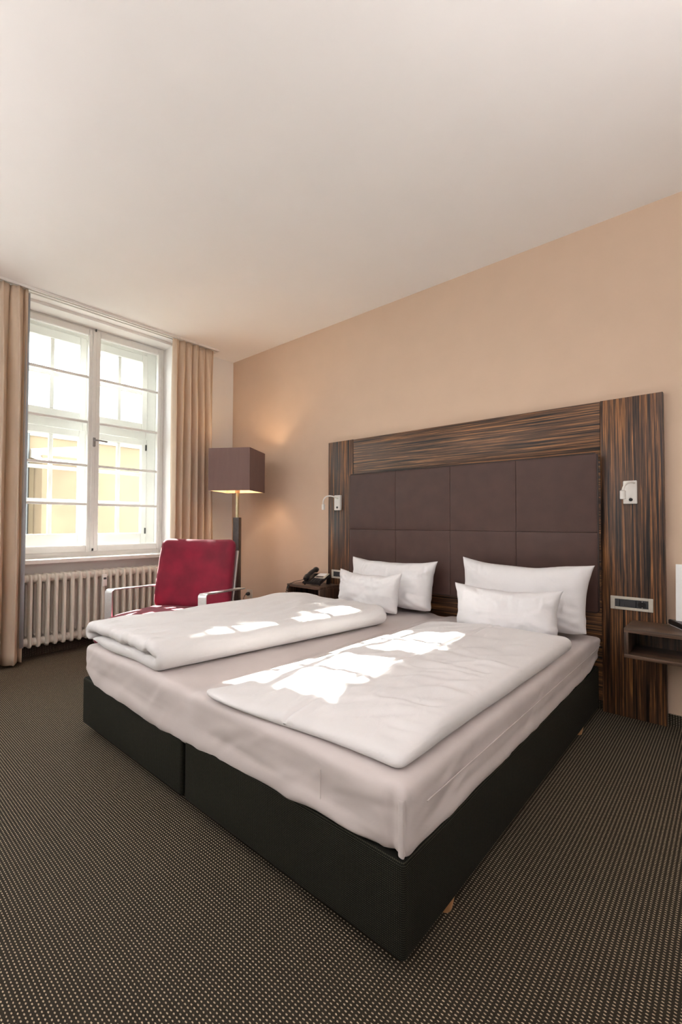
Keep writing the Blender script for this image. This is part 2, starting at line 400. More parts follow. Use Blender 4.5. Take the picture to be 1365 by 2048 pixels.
# ------------------------------------------------------------------ outside: courtyard, ochre house, added sun-blocking bough
tag(box('courtyard', (-60, -40, -4.2), (-.42, 50, -4.1), M_ground, bev=0), kind='structure')
ob = thing('ochre_house', 'yellow ochre house with pale tiled roof across the courtyard, seen through the window', 'building', (-12, 2, -4.1))
bm = bmesh.new(); addbox(bm, (-8, -9, 0), (0, 14, 8.15)); finish('wall', bm, M_fac, ob)
bm = bmesh.new(); addbox(bm, (0, -.75, 0), (.8, .45, 7.2), .01, 1); finish('annex_wall', bm, M_fac2, ob)
bm = bmesh.new(); pr_ = [bm.verts.new(p) for p in ((-.1,-.85,7.2),(.95,-.85,7.0),(.95,.55,7.0),(-.1,.55,7.2),(-.1,-.85,7.5),(-.1,.55,7.75))]
for q in ((0,1,2,3),(0,4,1),(3,2,5),(1,4,5,2),(0,3,5,4)): bm.faces.new([pr_[i] for i in q])
finish('annex_roof', bm, M_roof, ob)
bm = bmesh.new()
for k in range(3): addbox(bm, (0, -9.05, 7.85+.1*k), (.08+.07*k, 14.05, 7.95+.1*k))
finish('cornice', bm, M_stone, ob)
bm = bmesh.new(); pr_ = [bm.verts.new(p) for p in ((.45,-9.3,8.1),(.45,14.3,8.1),(-4,14.3,11.2),(-4,-9.3,11.2),(-8.4,14.3,8.1),(-8.4,-9.3,8.1))]
for q in ((0,1,2,3),(3,2,4,5),(0,3,5),(1,4,2),(0,5,4,1)): bm.faces.new([pr_[i] for i in q])
finish('roof', bm, M_roof, ob)
tube('downpipe', [(.12,-.95,0),(.12,-.95,7.9)], .05, M_dkmetal, ob, 8)
for yy in (4.4, 7.2, 10.0):
    for zz in (1.0, 4.6):
        wf = box('window_surround', (-.05, yy-.65, zz-.1), (.06, yy+.65, zz+1.9), M_stone, ob, bev=.01)
        box('pane', (.055, yy-.5, zz), (.075, yy+.5, zz+1.75), M_pane, wf, bev=0)
tr = thing('sun_block_bough', 'added unseen leafy bough that blocks part of the sun through the window', 'tree', (-7, -3.1, -4.1))  # made-up tree out of view, shapes the sun patches on the duvets
tube('trunk', bez((0,0,0),(0,.1,4),(0,.1,7),(0,.7,9.6),14) + [Vector((0,1.6,10.35)), Vector((0,2.4,10.4))], [.16-.0085*i for i in range(17)], M_bark, tr, 8)
random.seed(5); bm = bmesh.new()
for i in range(4200):
    y = random.uniform(-1.1, 1.06); t = min(1, (1.12-abs(y))*8)
    z = 6.075 + random.uniform(-.10, .085)*t; x = random.uniform(-.3, .3)
    p = Vector((x, 1.62+y, z+4.1)); s = random.uniform(.035, .055)
    q = Matrix.Rotation(random.uniform(0,6.3), 3, 'Z') @ Matrix.Rotation(random.uniform(-.9,.9), 3, 'X') @ Matrix.Rotation(random.uniform(.4,1.5), 3, 'Y')
    vs4 = [bm.verts.new(p + q @ Vector(c)*s) for c in ((-1,0,0),(0,-.62,.1),(1.1,0,0),(0,.62,.1))]
    bm.faces.new(vs4)
tag(finish('foliage', bm, M_leaf, tr), kind='stuff')

# ------------------------------------------------------------------ bed: two bases, one sheeted mattress
BX0, BX1, BY0, BY1 = 1.694, 3.694, -2.134, -.112
BM = (BX0+BX1)/2
def bed_base(x0, x1, label):
    t = thing('bed_base', label, 'bed base', ((x0+x1)/2, (BY0+BY1)/2, 0), group='upholstered bed bases')
    w, l = (x1-x0)/2, (BY1-BY0)/2
    rounded('upholstered_box', (2*w, 2*l, .235), (.012,.012,.012), (10,20,3), M_base, t, at=(0,0,.041+.1175))
    for sx in (-1, 1):
        for sy in (-1, 1):
            lg = lathe('leg', [(.019,0),(.021,.004),(.030,.046)], M_oak, t, 16, Matrix.Translation((sx*(w-.033), (-1.876+1.123 if sy < 0 else -.45+1.123), 0)))
            lathe('foot_pad', [(.017,0),(.017,.004)], M_black, lg, 12, Matrix.Translation((sx*(w-.033), (-1.876+1.123 if sy < 0 else -.45+1.123), -.0005)))
    return t
bed_base(BX0, BM-.011, 'dark woven upholstered bed base on the window side of the double bed')
bed_base(BM+.011, BX1, 'dark woven upholstered bed base nearest the camera, at the open corner')
MZ0, MZ1 = .2765, .447
mx_, my_, mz_ = BX1-BX0-.012, BY1-BY0-.01, MZ1-MZ0
mw1 = wrinkles(3, 26, (-1.0,1.0), (-.02,.12), (10,50), (.10,.30), (.008,.02), (.0008,.0024)); mw2 = wrinkles(6, 20, (-1.0,1.0), (-.02,.12), (5,40), (.12,.5), (.008,.02), (.0008,.0024))
def mattress_disp(p, n):
    x, y, z = p; q = p.copy(); top = (z/mz_+.5)
    side = max(0, 1-abs(n.z))
    q += n*(.006*fbm(x*2.2, y*2.2, z*3, 3))
    # valley between the two mattresses
    tq = max(0, min(1, (top-.3)/.5))
    q.z -= .016*math.exp(-(x/.05)**2)*tq
    if y < -my_/2+.08: q.y += .012*math.exp(-(x/.07)**2)*tq
    # creases near the lower hem, radiating from the corners
    d = 1-top
    for sgn in (1, -1):
        cx = x - sgn*mx_/2; cy = y + my_/2
        a = math.atan2(abs(cy)+.01+abs(cx), top+.2)
        q += n*side*.004*math.sin(9*a+sgn)*math.exp(-((abs(cx)+abs(cy))/.5)**2)
    q += n*side*.0035*noise.noise(Vector((x*3+y*3, top*5, 2.)))*d
    if n.y < -.6: q += n*mw1(x, top*mz_)
    elif n.x > .6: q += n*mw2(y, top*mz_)
    # lower hem tucks in, more so at the far left and far right corners
    low = max(0, 1-top/.3)
    if low and x < 0 and y > -my_/2+.06: q.x += .012*(abs(n.x) > .3)*low
    if low and x > mx_/2-.02: q.x += .012*low; q.z -= .007*low
    if low and y < -my_/2+.025:                          # the hem hangs a little over the front of the bases
        e = max(0, min(1, (mx_/2-abs(x)-.02)/.12))
        q.y -= .017*low*e; q.z -= low*e*(.036*(1-max(0,min(1,(x-.15)/.55))) + .004*noise.noise(Vector((x*6,1,1))))
    # fold drawn in beside the open foot corner
    if x > mx_/2-.10 and y < -my_/2+.03: q.y += .013*math.exp(-((x-mx_/2+.036)/.013)**2)*max(0,min(1,(1-top)*5))
    # loose ear at the head end and a drawn-up hem there
    k = max(0, (y-(my_/2-.30))/.30)
    if x > 0: q.z += .055*k*k*(1-top); q.x += .030*k*k*top
    kk = max(0, 1-(abs(y+my_/2)+abs(x+mx_/2))/.30)
    q.z += .028*kk*(1-top); 
    return q
mt = thing('mattress', 'white sheeted double mattress lying across both dark bed bases', 'mattress', (BM, (BY0+BY1)/2, MZ0))
rounded('fitted_sheet', (mx_, my_, mz_), (.036,.036,.036), (150,140,14), M_sheet, mt, mattress_disp, at=(0,0,mz_/2), power=2.4)
# folded pleat of the sheet at the open foot corner
bm = bmesh.new(); n_ = 16; rows = []
for i in range(n_+1):
    t = i/n_; z = .008 + (mz_-.034)*t
    w = .006*math.sin(math.pi*min(1, .10+t*.9))**.8 + .001
    c0 = Vector((mx_/2-.012, -my_/2+.012, 0))
    def rim(a, r): return c0 + Vector((math.cos(a)*r, math.sin(a)*r, z))
    rows.append([bm.verts.new(p) for p in (rim(R(-100), .0125), rim(R(-78), .014+.2*w), rim(R(-60), .016+w*.6), rim(R(-46), .017+w*.85), rim(R(-36), .016+w*.45), rim(R(-32), .013), rim(R(-10), .0125))])
for a_, b_ in zip(rows, rows[1:]):
    for k in range(6): bm.faces.new((a_[k], a_[k+1], b_[k+1], b_[k]))
o = finish('corner_pleat', bm, M_sheet, mt, smooth=True)
md = o.modifiers.new('thick', 'SOLIDIFY'); md.thickness = .002; md.offset = 0
md = o.modifiers.new('sub', 'SUBSURF'); md.levels = md.render_levels = 2
# stitched seams of the sheet
tube('foot_seam', [(.722, -my_/2-.0028, z) for z in (.03,.06,.09,.125)], .0012, M_sheet, mt, 6)
tube('side_seam', [(mx_/2+.003+.02*max(0,(y-.7)/.3)**2*.6, y, .098+.022*max(0,(y-.7)/.3)**2) for y in [-.9+.1*i for i in range(20)]], .0017, M_sheet, mt, 6)

# ------------------------------------------------------------------ duvets
def duvet_left():
    """duvet folded over on itself: two soft layers, the fold facing the room"""
    t = thing('folded_duvet', 'thick white duvet folded double on the window side of the bed, by the red armchair', 'duvet', (2.085, -1.41, MZ1+.002), group='folded duvets')
    W, L, h = .74, 1.40, .0295
    path = []
    zb, zt = h, h*3.0
    for i in range(22): path.append((-W/2+.03 + (W-.09)*i/21, zb))
    for i in range(1, 9): a = -math.pi/2 + math.pi*i/9; path.append((W/2-.06+.050*math.cos(a), (zb+zt)/2+(zt-zb)/2*math.sin(a)))
    for i in range(64): path.append((W/2-.06-(W-.055)*i/63, zt))
    for i in range(1, 6): a = math.pi/2 + .95*math.pi*i/5; path.append((-W/2+.005+.042*math.cos(a), zt-.030+.030*math.sin(a)))
    n = len(path); bm = bmesh.new(); loops = []
    ny = 150; wf = wrinkles(4, 46, (-.36,.34), (-.7,.7), (62,118), (.15,.6), (.018,.045), (.0025,.006)); wf2 = wrinkles(9, 26, (-.36,.34), (-.74,-.62), (60,120), (.05,.12), (.008,.016), (.004,.010))
    for j in range(ny+1):
        v = j/ny; y = -L/2 + L*v
        e = min(v, 1-v)*L/.032; end = math.sqrt(max(0, 1-(1-min(1, e))**2))*.62+.38
        if e > 1: end = 1
        loop_o, loop_i = [], []
        for i, (x, z) in enumerate(path):
            a = path[max(i-1,0)]; b = path[min(i+1,n-1)]
            tx, tz = b[0]-a[0], b[1]-a[1]; l = math.hypot(tx, tz) or 1
            nx, nz = tz/l, -tx/l
            s = i/(n-1); tip = min(1, min(s, 1-s)*20+.25)
            hh = h*end*tip
            upper = 1 if i > 27 else 0
            sh = (y+L/2)*.125                                   # the stack lies slightly askew
            wr = .008*fbm(x*3+3, y*1.5, upper, 3) + .011*ridge(x*6-y*1.2, y*.9, 7.7+upper)*max(0,fbm(x*1.5, y*1.5, 3)+.3) + .002*fbm(x*16, y*5, 2, 2) if upper else 0
            hump = .034*math.exp(-((y-.52)/.16)**2-((x+.24)/.17)**2)*upper + .010*math.exp(-((y+.55)/.2)**2-((x-.1)/.3)**2)*upper
            if upper: wr += (wf(x, y)+wf2(x, y))*min(1, .2+max(0,i-27)/6)
            crease = -.006*math.exp(-((x-.03-.10*y)/.012)**2)*(1 if i > 32 else 0)
            ox, oz = x+sh*(.55+.45*(x/W+.5)), z+wr+hump+crease
            yy = y - .012*upper*(1-v*2) + .012*noise.noise(Vector((x*4, upper*3, v*2)))*(1-min(1,e/3))
            loop_o.append((ox+nx*hh, yy, oz+nz*hh)); loop_i.append((ox-nx*hh*.96, yy, oz-nz*hh*.96))
        loops.append([bm.verts.new(p) for p in loop_o + loop_i[::-1]])
    m = len(loops[0])
    for a_, b_ in zip(loops, loops[1:]):
        for k in range(m): bm.faces.new((a_[k], a_[(k+1)%m], b_[(k+1)%m], b_[k]))
    for lp, rev in ((loops[0], True), (loops[-1], False)):
        for k in range(n-1):
            q = [lp[k], lp[k+1], lp[m-2-k], lp[m-1-k]]
            bm.faces.new(q if rev else q[::-1])
    bmesh.ops.recalc_face_normals(bm, faces=bm.faces)
    for v in bm.verts: v.co.z = max(v.co.z, .001)
    finish('cover', bm, M_linen, t, smooth=True)
    return t
duvet_left()
def duvet_right():
    t = thing('folded_duvet', 'flat white duvet with a lengthwise crease on the bed half nearest the camera', 'duvet', (3.27, -1.338, MZ1+.002), group='folded duvets')
    W, L, T = .79, 1.54, .074
    wf = wrinkles(31, 60, (-.40,.40), (-.79,.79), (15,100), (.15,.6), (.020,.05), (.002,.006)); wf2 = wrinkles(77, 34, (.0,.38), (-.79,.2), (-10,60), (.10,.3), (.014,.034), (.003,.006))
    def d(p, n):
        x, y, z = p; q = p.copy(); tp = z/T+.5
        u = x/W; v = y/L
        thick = .55 + .45*min(1, max(0, (u+.5)/.45))            # thin open edge on the left, plump fold on the right
        thick *= .50 + .50*min(1, max(0, (v+.5)/.16))
        q.z = -T/2 + (z+T/2)*thick
        if tp > .5:
            edge = min(1, (.5-abs(u))*9)*min(1, (.5-abs(v))*14)
            q.z += edge*(.008*fbm(x*2.5, y*2, 1, 3) + .010*ridge(x*3.4+y*1.3, y*2.4-x, 4)*max(0, fbm(x*1.7, y*1.7, 9)+.32) + .002*fbm(x*14+y*5, y*9, 2, 2))
            q.z += edge*(wf(x, y)+wf2(x, y))
            cr = x+.015-.05*v
            q.z -= .009*math.exp(-(cr/.007)**2)
            q.z += .006*math.exp(-((cr-.022)/.018)**2) + .004*math.exp(-((cr+.022)/.018)**2)
        # outline: a flap point at the foot left, a pulled corner at the foot right
        q.x += -.07*max(0,-u*2)**6*max(0,-v*2)**6 - .02*max(0,-u*2)**2*max(0,v*2)
        q.y += .030*math.sin(u*3.1+.3)*max(0,-v*2)**4
        q.x += .05*max(0,u*2)**4*(v*.5) + .012*noise.noise(Vector((y*2.2, 3, 1)))
        q.x -= .05*max(0,-v*2-.55)*max(0,u)                      
        q.z += .022*max(0,-u*2)**6*max(0,-v*2)**8*(.3+.7*tp)
        q.y += .015*noise.noise(Vector((x*2.4, 1, 5)))
        return q
    c = rounded('cover', (W, L, T), (.04,.03,.034), (120,210,3), M_linen, t, d, at=(0,0,T/2))
    return t
duvet_right()

# ------------------------------------------------------------------ pillows
def pillow(name, label, w, h, th, loc, tilt, rz, seed, group, cat='pillow', sag=0):
    t = thing(name, label, cat, loc, rz, group)
    pw = wrinkles(seed, 22, (-w/2,w/2), (-h/2,h/2), (-60,60), (.08,.25), (.012,.03), (.002,.006)); pe = wrinkles(seed+50, 16, (-w/2,w/2), (h*.25,h*.5), (70,110), (.05,.14), (.007,.014), (.003,.007))
    n, m = 84, 50; bm = bmesh.new(); grid = {}
    Mx = Matrix.Translation((0,0,h/2)) @ Matrix.Rotation(tilt, 4, 'X')
    cs = math.cos(tilt)
    for side in (1, -1):
        for i in range(n+1):
            for j in range(m+1):
                u = math.sin(math.pi/2*(-1+2*i/n)); v = math.sin(math.pi/2*(-1+2*j/m))
                if side < 0 and (i in (0,n) or j in (0,m)): grid[(side,i,j)] = grid[(1,i,j)]; continue
                x = w/2*u*(1-.10*(1-v*v)*u*u); z = h/2*v*(1-.15*(1-u*u)*v*v)
                x *= 1 - .07*(v < 0)*v*v; z += .035*h/.4*(v < 0)*u**4*v*v
                prof = ((1-u**4)*(1-v**4))**.5*(1-.2*u*u*v*v)*(1+.18*(-v)*(1-v*v))
                y = -side*th/2*prof
                y += -side*(pw(x, z)+pe(x, z))*min(1, prof*1.5)
                pk = (abs(u)**3+abs(v)**3)*(1-abs(u)**12)*(1-abs(v)**12)
                a = math.atan2(v, u)
                y += -side*(.016*fbm(u*1.6+seed, v*1.3, side, 3)*prof + .012*pk*noise.noise(Vector((math.cos(a)*7, math.sin(a)*7, seed+side))))
                x += .006*noise.noise(Vector((u*2, v*3, seed))); z += .010*noise.noise(Vector((u*2.5, v, seed+7))) + sag*(u*u)*max(0, v)
                p = Mx @ Vector((x, y, z))
                if p.z < .004: p.z = .004 + .1*(p.z-.004)*0
                grid[(side,i,j)] = bm.verts.new(p)
    for side in (1, -1):
        for i in range(n):
            for j in range(m):
                q = [grid[(side,i,j)], grid[(side,i+1,j)], grid[(side,i+1,j+1)], grid[(side,i,j+1)]]
                bm.faces.new(q if side > 0 else q[::-1])
    bmesh.ops.recalc_face_normals(bm, faces=bm.faces)
    finish('pillow_case', bm, M_pillow, t, smooth=True)
    # hemmed seam around the edge
    rim = [(0,j) for j in range(m)] + [(i,m) for i in range(n)] + [(n,j) for j in range(m,0,-1)] + [(i,0) for i in range(n,0,-1)]
    return t
Z = MZ1+.001
pillow('pillow', 'large white pillow against the leather headboard on the telephone side',   .76, .375, .20, (2.335, -.245, Z), R(-10), R(1), 3, 'large pillows')
pillow('pillow', 'large white pillow against the leather headboard nearest the right nightstand', .80, .41, .21, (3.305, -.265, Z), R(-11), R(-2), 8, 'large pillows', sag=.01)
pillow('cushion_pillow', 'small white pillow standing before the large one on the telephone side', .56, .285, .17, (2.275, -.44, Z), R(-8), R(0), 12, 'small pillows', sag=.01)
pillow('cushion_pillow', 'small white pillow standing before the large one beside the right nightstand', .61, .275, .17, (3.295, -.485, Z), R(-8), R(4), 21, 'small pillows', sag=.01)

# ------------------------------------------------------------------ headboard
hb = thing('headboard', 'striped dark wood headboard with brown leather padding behind the bed', 'headboard', (2.76, 0, 0))
OX = 2.76
box('side_panel', (1.520-OX, -.045, 0), (1.8085-OX, -.002, 1.814), M_pillarL, hb, bev=.0015)
box('side_panel', (3.6995-OX, -.045, 0), (4.005-OX, -.002, 1.814), M_pillarL, hb, bev=.0015)
box('top_panel', (1.8105-OX, -.043, 1.47), (3.6975-OX, -.002, 1.812), M_boardH, hb, bev=.0015)
box('bottom_panel', (1.8105-OX, -.043, .06), (3.6975-OX, -.002, 1.468), M_boardH, hb, bev=.0015)
cu = bpy.data.objects.new('leather_cushion', None); COL.objects.link(cu); cu.parent = hb
PX0, PX1, PZ0, PZ1 = 1.818-OX, 3.692-OX, .578, 1.498
box('cushion_core', (PX0+.004, -.075, PZ0+.004), (PX1-.004, -.044, PZ1-.004), M_piping, cu, bev=.004)
cw, ch = (PX1-PX0)/4, (PZ1-PZ0)/2
for i in range(4):
    for k in range(2):
        cx_, cz_ = PX0+cw*(i+.5), PZ0+ch*(k+.5); sd = i*3+k
        def dl(p, n, sd=sd, k=k, cx_=cx_):
            q = p.copy()
            if p.y < 0:
                e = min(1, (.5-abs(p.x/cw))*7)*min(1, (.5-abs(p.z/ch))*7)
                q.y -= .0018*max(0, e) + .0022*fbm((p.x+cx_)*3, p.z*3+k, 3, 2)*max(0, e)
                if k == 0: q.y -= .009*max(0, e)*ridge((p.x+cx_)*5+p.z*3.2, (p.z-p.x)*1.2, sd*.37)*max(0, noise.noise(Vector(((p.x+cx_)*2.2, p.z*3, 2)))+.15)
            return q
        rounded('leather_panel', (cw-.0006, .028, ch-.0006), (.0022,.004,.0022), (26,1,26), M_leather, cu, dl, at=(cx_, -.088, cz_))
xs_, zs_ = (PX0, PX1), (PZ0, PZ1)
rr_ = .02; pts = []
for (cx_, cz_, a0) in ((PX1-rr_, PZ1-rr_, 0), (PX0+rr_, PZ1-rr_, 90), (PX0+rr_, PZ0+rr_, 180), (PX1-rr_, PZ0+rr_, 270)):
    for k in range(6): a = R(a0+18*k); pts.append((cx_+(rr_+.003)*math.cos(a), -.098, cz_+(rr_+.003)*math.sin(a)))
tube('piping', pts+[pts[0]], .0045, M_piping, cu, 8)

# ------------------------------------------------------------------ reading lamps, socket strips
def reading_lamp(label, x, z, path, plate_w, depth):
    t = thing('reading_lamp', label, 'lamp', (x, -.045, z), group='reading lamps on the headboard')
    box('wall_plate', (-plate_w/2, -depth, -.066), (plate_w/2, -.0005, .066), M_plastic, t, bev=.005, seg=3)
    tube('gooseneck', path, .0062, M_plastic, t, 10)
    e = Vector(path[-1])
    lathe('lamp_head', [(.0125,-.042),(.0145,-.040),(.0145,.004),(.008,.008)], M_plastic, t, 18, Matrix.Translation(e))
    lathe('lens', [(.010,-.0425),(.010,-.0415)], M_metal, t, 14, Matrix.Translation(e))
    lathe('switch_button', [(.0095,0),(.0095,.004),(.007,.006)], M_black, t, 16, Matrix.Translation((.004, -depth, -.042)) @ Matrix.Rotation(R(90), 4, 'X'))
    return t
reading_lamp('white reading lamp with bent neck on the headboard above the telephone', 1.650, 1.269, bez((.012,-.03,.035),(.005,-.13,.075),(-.075,-.145,.06),(-.098,-.10,-.02), 12), .068, .030)
reading_lamp('white reading lamp with bent neck on the headboard above the right nightstand', 3.848, 1.268, bez((.020,-.012,.052),(.01,-.07,.06),(-.020,-.10,.045),(-.020,-.105,.0), 12), .068, .014)
def socket_strip(label, x, z, grp):
    t = thing('socket_strip', label, 'socket', (x, -.045, z), group=grp)
    w, h = .205, .074
    bm = bmesh.new()
    for a, b in (((-w/2,-.010,-h/2),(-w/2+.022,-.0005,h/2)), ((w/2-.022,-.010,-h/2),(w/2,-.0005,h/2)), ((-w/2+.022,-.009,-h/2),(w/2-.022,-.0005,-h/2+.015)), ((-w/2+.022,-.009,h/2-.015),(w/2-.022,-.0005,h/2))): addbox(bm, a, b, .0015, 1)
    finish('frame', bm, M_champ, t, auto=30)
    x0 = -w/2+.0225
    for dx in (.0, .0235): box('rocker_switch', (x0+dx, -.0085, -h/2+.0155), (x0+dx+.0225, -.0005, h/2-.0155), M_dkgrey, t, bev=.001, seg=1)
    box('blank_cover', (x0+.047, -.0075, -h/2+.0155), (x0+.102, -.0005, h/2-.0155), M_dkgrey, t, bev=.001, seg=1)
    so = box('power_socket', (x0+.103, -.0075, -h/2+.0155), (x0+.1595, -.0005, h/2-.0155), M_dkgrey, t, bev=.001, seg=1)
    cx = x0+.1315
    lathe('socket_well', [(.0205,.0),(.0205,.003),(.0185,.003),(.0175,.0004),(.004,.0003)], M_black, so, 22, Matrix.Translation((cx, -.0072, 0)) @ Matrix.Rotation(R(90), 4, 'X'))
    for s in (-1, 1): box('earth_clip', (cx-.002, -.0105, s*.0165-.0015), (cx+.002, -.0073, s*.0165+.0015), M_metal, so, bev=0)
    return t
socket_strip('champagne socket strip with dark inserts on the headboard above the right nightstand', 3.847, .640, 'socket strips')
socket_strip('champagne socket strip with dark inserts on the headboard beside the telephone', 1.672, .640, 'socket strips')

# ------------------------------------------------------------------ nightstands
def nightstand(label, x0, x1):
    t = thing('nightstand', label, 'nightstand', ((x0+x1)/2, 0, .397), group='wall-hung nightstands')
    w = (x1-x0)/2; yb = -.0465 ; yf = -.306
    box('top_panel', (-w, yf, .131), (w, yb, .153), M_nsT, t, bev=.0012)
    box('bottom_panel', (-w, yf, 0), (w, yb, .019), M_nsT, t, bev=.0012)
    for s in (-1, 1): box('side_panel', (s*w if s < 0 else w-.019, yf+.001, .0195), (-w+.019 if s < 0 else w, yb, .1305), M_nsV, t, bev=.0012)
    box('back_panel', (-w+.0195, yb-.012, .0195), (w-.0195, yb, .1305), M_nsV, t, bev=0)
    box('mounting_rail', (-w+.03, yb+.0002, .03), (w-.03, -.0125, .12), M_nsV, t, bev=0) if False else None
    return t
ns = nightstand('dark wood wall-hung nightstand right of the bed, holding the printed card', 3.851, 4.30)
lathe('cable_cover', [(.0,0),(.022,.0),(.026,-.006),(.020,-.012),(.0,-.013)][1:4], M_plastic, ns, 18, Matrix.Translation((-.06, -.11, -.0005)))
bpy.data.objects[ns.name]['group'] = 'wall-hung nightstands'
ns2 = nightstand('dark wood wall-hung nightstand left of the bed, holding the telephone', 1.262, 1.668)
# wall bracket blocks close the gap between nightstands and the wall beside the headboard
box('wall_bracket', (4.01-4.0755, -.046, .03), (4.28-4.0755, -.0005, .12), M_nsV, ns, bev=0)
box('wall_bracket', (1.28-1.465, -.046, .03), (1.515-1.465, -.0005, .12), M_nsV, ns2, bev=0)

# ------------------------------------------------------------------ printed card in a stand
tc = thing('card_stand', 'tall white printed card in a black stand on the right nightstand', 'sign', (4.16, -.12, .5505))
def prism(name, pts, x0, x1, mat, parent, bev=0):
    bm = bmesh.new(); a = [bm.verts.new((x0, y, z)) for y, z in pts]; b = [bm.verts.new((x1, y, z)) for y, z in pts]
    bm.faces.new(a[::-1]); bm.faces.new(b); n = len(pts)
    for k in range(n): bm.faces.new((a[k], a[(k+1)%n], b[(k+1)%n], b[k]))
    bmesh.ops.recalc_face_normals(bm, faces=bm.faces)
    if bev: bmesh.ops.bevel(bm, geom=bm.edges, offset=bev, segments=2, affect='EDGES')
    return finish(name, bm, mat, parent, auto=35)
def plan_prism(name, pts, z0, z1, mat, parent, bev):
    bm = bmesh.new(); lo = [bm.verts.new((x, y, z0)) for x, y in pts]; hi = [bm.verts.new((x, y, z1)) for x, y in pts]; n = len(pts)
    bm.faces.new(lo[::-1]); bm.faces.new(hi)
    for k in range(n): bm.faces.new((lo[k], lo[(k+1)%n], hi[(k+1)%n], hi[k]))
    bmesh.ops.recalc_face_normals(bm, faces=bm.faces)
    bmesh.ops.bevel(bm, geom=bm.edges, offset=bev, segments=2, affect='EDGES')
    return finish(name, bm, mat, parent, auto=35)
plan_prism('stand_base', [(-.144,.060),(-.066,-.085),(.125,-.03),(.11,.066)], .005, .031, M_black, tc, .003)
plan_prism('base_rim', [(-.136,.056),(-.064,-.078),(.118,-.026),(.104,.060)], .0003, .005, M_paper, tc, .0008)
sh = prism('card', [(.030,.031),(.0315,.031),(.0655,.325),(.064,.325)], -.108, .102, M_paper, tc)
bm = bmesh.new()
for k in range(17):
    z = .288-.0145*k; y = .030+(z-.031)*.1156-.0004; wv = .135-(.04 if k in (5,11) else 0)
    addbox(bm, (-.066, y-.0003, z-(.0016 if k else .003)), (-.066+wv, y+.0003, z+(.0008 if k else .002)))
tag(finish('printed_lines', bm, M_ink, sh), kind='stuff')

# ------------------------------------------------------------------ telephone
ph = thing('telephone', 'black desk telephone with coiled cord on the left nightstand', 'telephone', (1.497, -.165, .5505), R(12))
prism('body', [(-.095,.008),(.085,.070),(.080,.088),(-.10,.026)], -.095, .095, M_black, ph, .006)
for sx in (-1, 1):
    prism('stand_leg', [(.045,0),(.085,0),(.088,.075),(.055,.058)], sx*.078-.012, sx*.078+.012, M_black, ph, .003)
    lathe('rubber_foot', [(.007,0),(.008,.013)], M_black, ph, 10, Matrix.Translation((sx*.075, -.078, 0)))
S = Matrix.Rotation(math.atan2(.062,.18), 4, 'X')
def on_top(name, x0, x1, s0, s1, hh, mat, parent, bev=.002, z0=.0):
    bm = bmesh.new(); addbox(bm, (x0, s0, z0), (x1, s1, hh), bev, 2)
    bmesh.ops.transform(bm, matrix=Matrix.Translation((0,-.10,.0262)) @ S, verts=bm.verts)
    return finish(name, bm, mat, parent, auto=35)
on_top('display_panel', -.018, .088, .088, .182, .006, M_champ, ph)
on_top('label_card', -.005, .07, .128, .178, .0075, M_paper, ph, .0005)
on_top('display', -.008, .066, .098, .116, .0075, M_dkgrey, ph, .0005)
kp = on_top('keypad', -.020, .088, .012, .082, .0035, M_black, ph, .001)
kb = None
for r_ in range(4):
    for c_ in range(4):
        k_ = on_top('key', -.012+c_*.025, .005+c_*.025, .018+r_*.0158, .029+r_*.0158, .0075, M_dkgrey, kp, .0012)
hs = []
for i in range(13):
    t_ = i/12; s_ = -.105+.21*t_; rz_ = .052+.016*math.sin(math.pi*t_); hs.append((s_, rz_))
bm = bmesh.new()
addtube(bm, [Vector((-.062, -.10+(s_+.105)*.95+.005, .028+(s_+.105)*.33+ (zz-.030))) for s_, zz in hs], [.020 if i in (0,12) else (.026 if i in (1,2,10,11) else .019) for i in range(13)], 12)
bmesh.ops.recalc_face_normals(bm, faces=bm.faces)
finish('handset', bm, M_black, ph, auto=50)
pc = []
for i in range(170):
    t_ = i/169; a = t_*2*math.pi*18
    c0 = bez((-.085,-.09,.045),(-.16,-.06,.02),(-.205,-.06,.03),(-.235,-.10,-.02),8) + bez((-.24,-.105,-.03),(-.25,-.115,-.10),(-.25,-.11,-.11),(-.272,-.10,-.10),6)
    f_ = t_*(len(c0)-1); k_ = min(int(f_), len(c0)-2); p = c0[k_].lerp(c0[k_+1], f_-k_)
    rad = .0015 if t_ < .45 else .0095
    pc.append(p + Vector((rad*math.cos(a), rad*math.sin(a)*.6, rad*math.sin(a)*.8)))
tube('coiled_cord', pc, .0028, M_black, ph, 6)

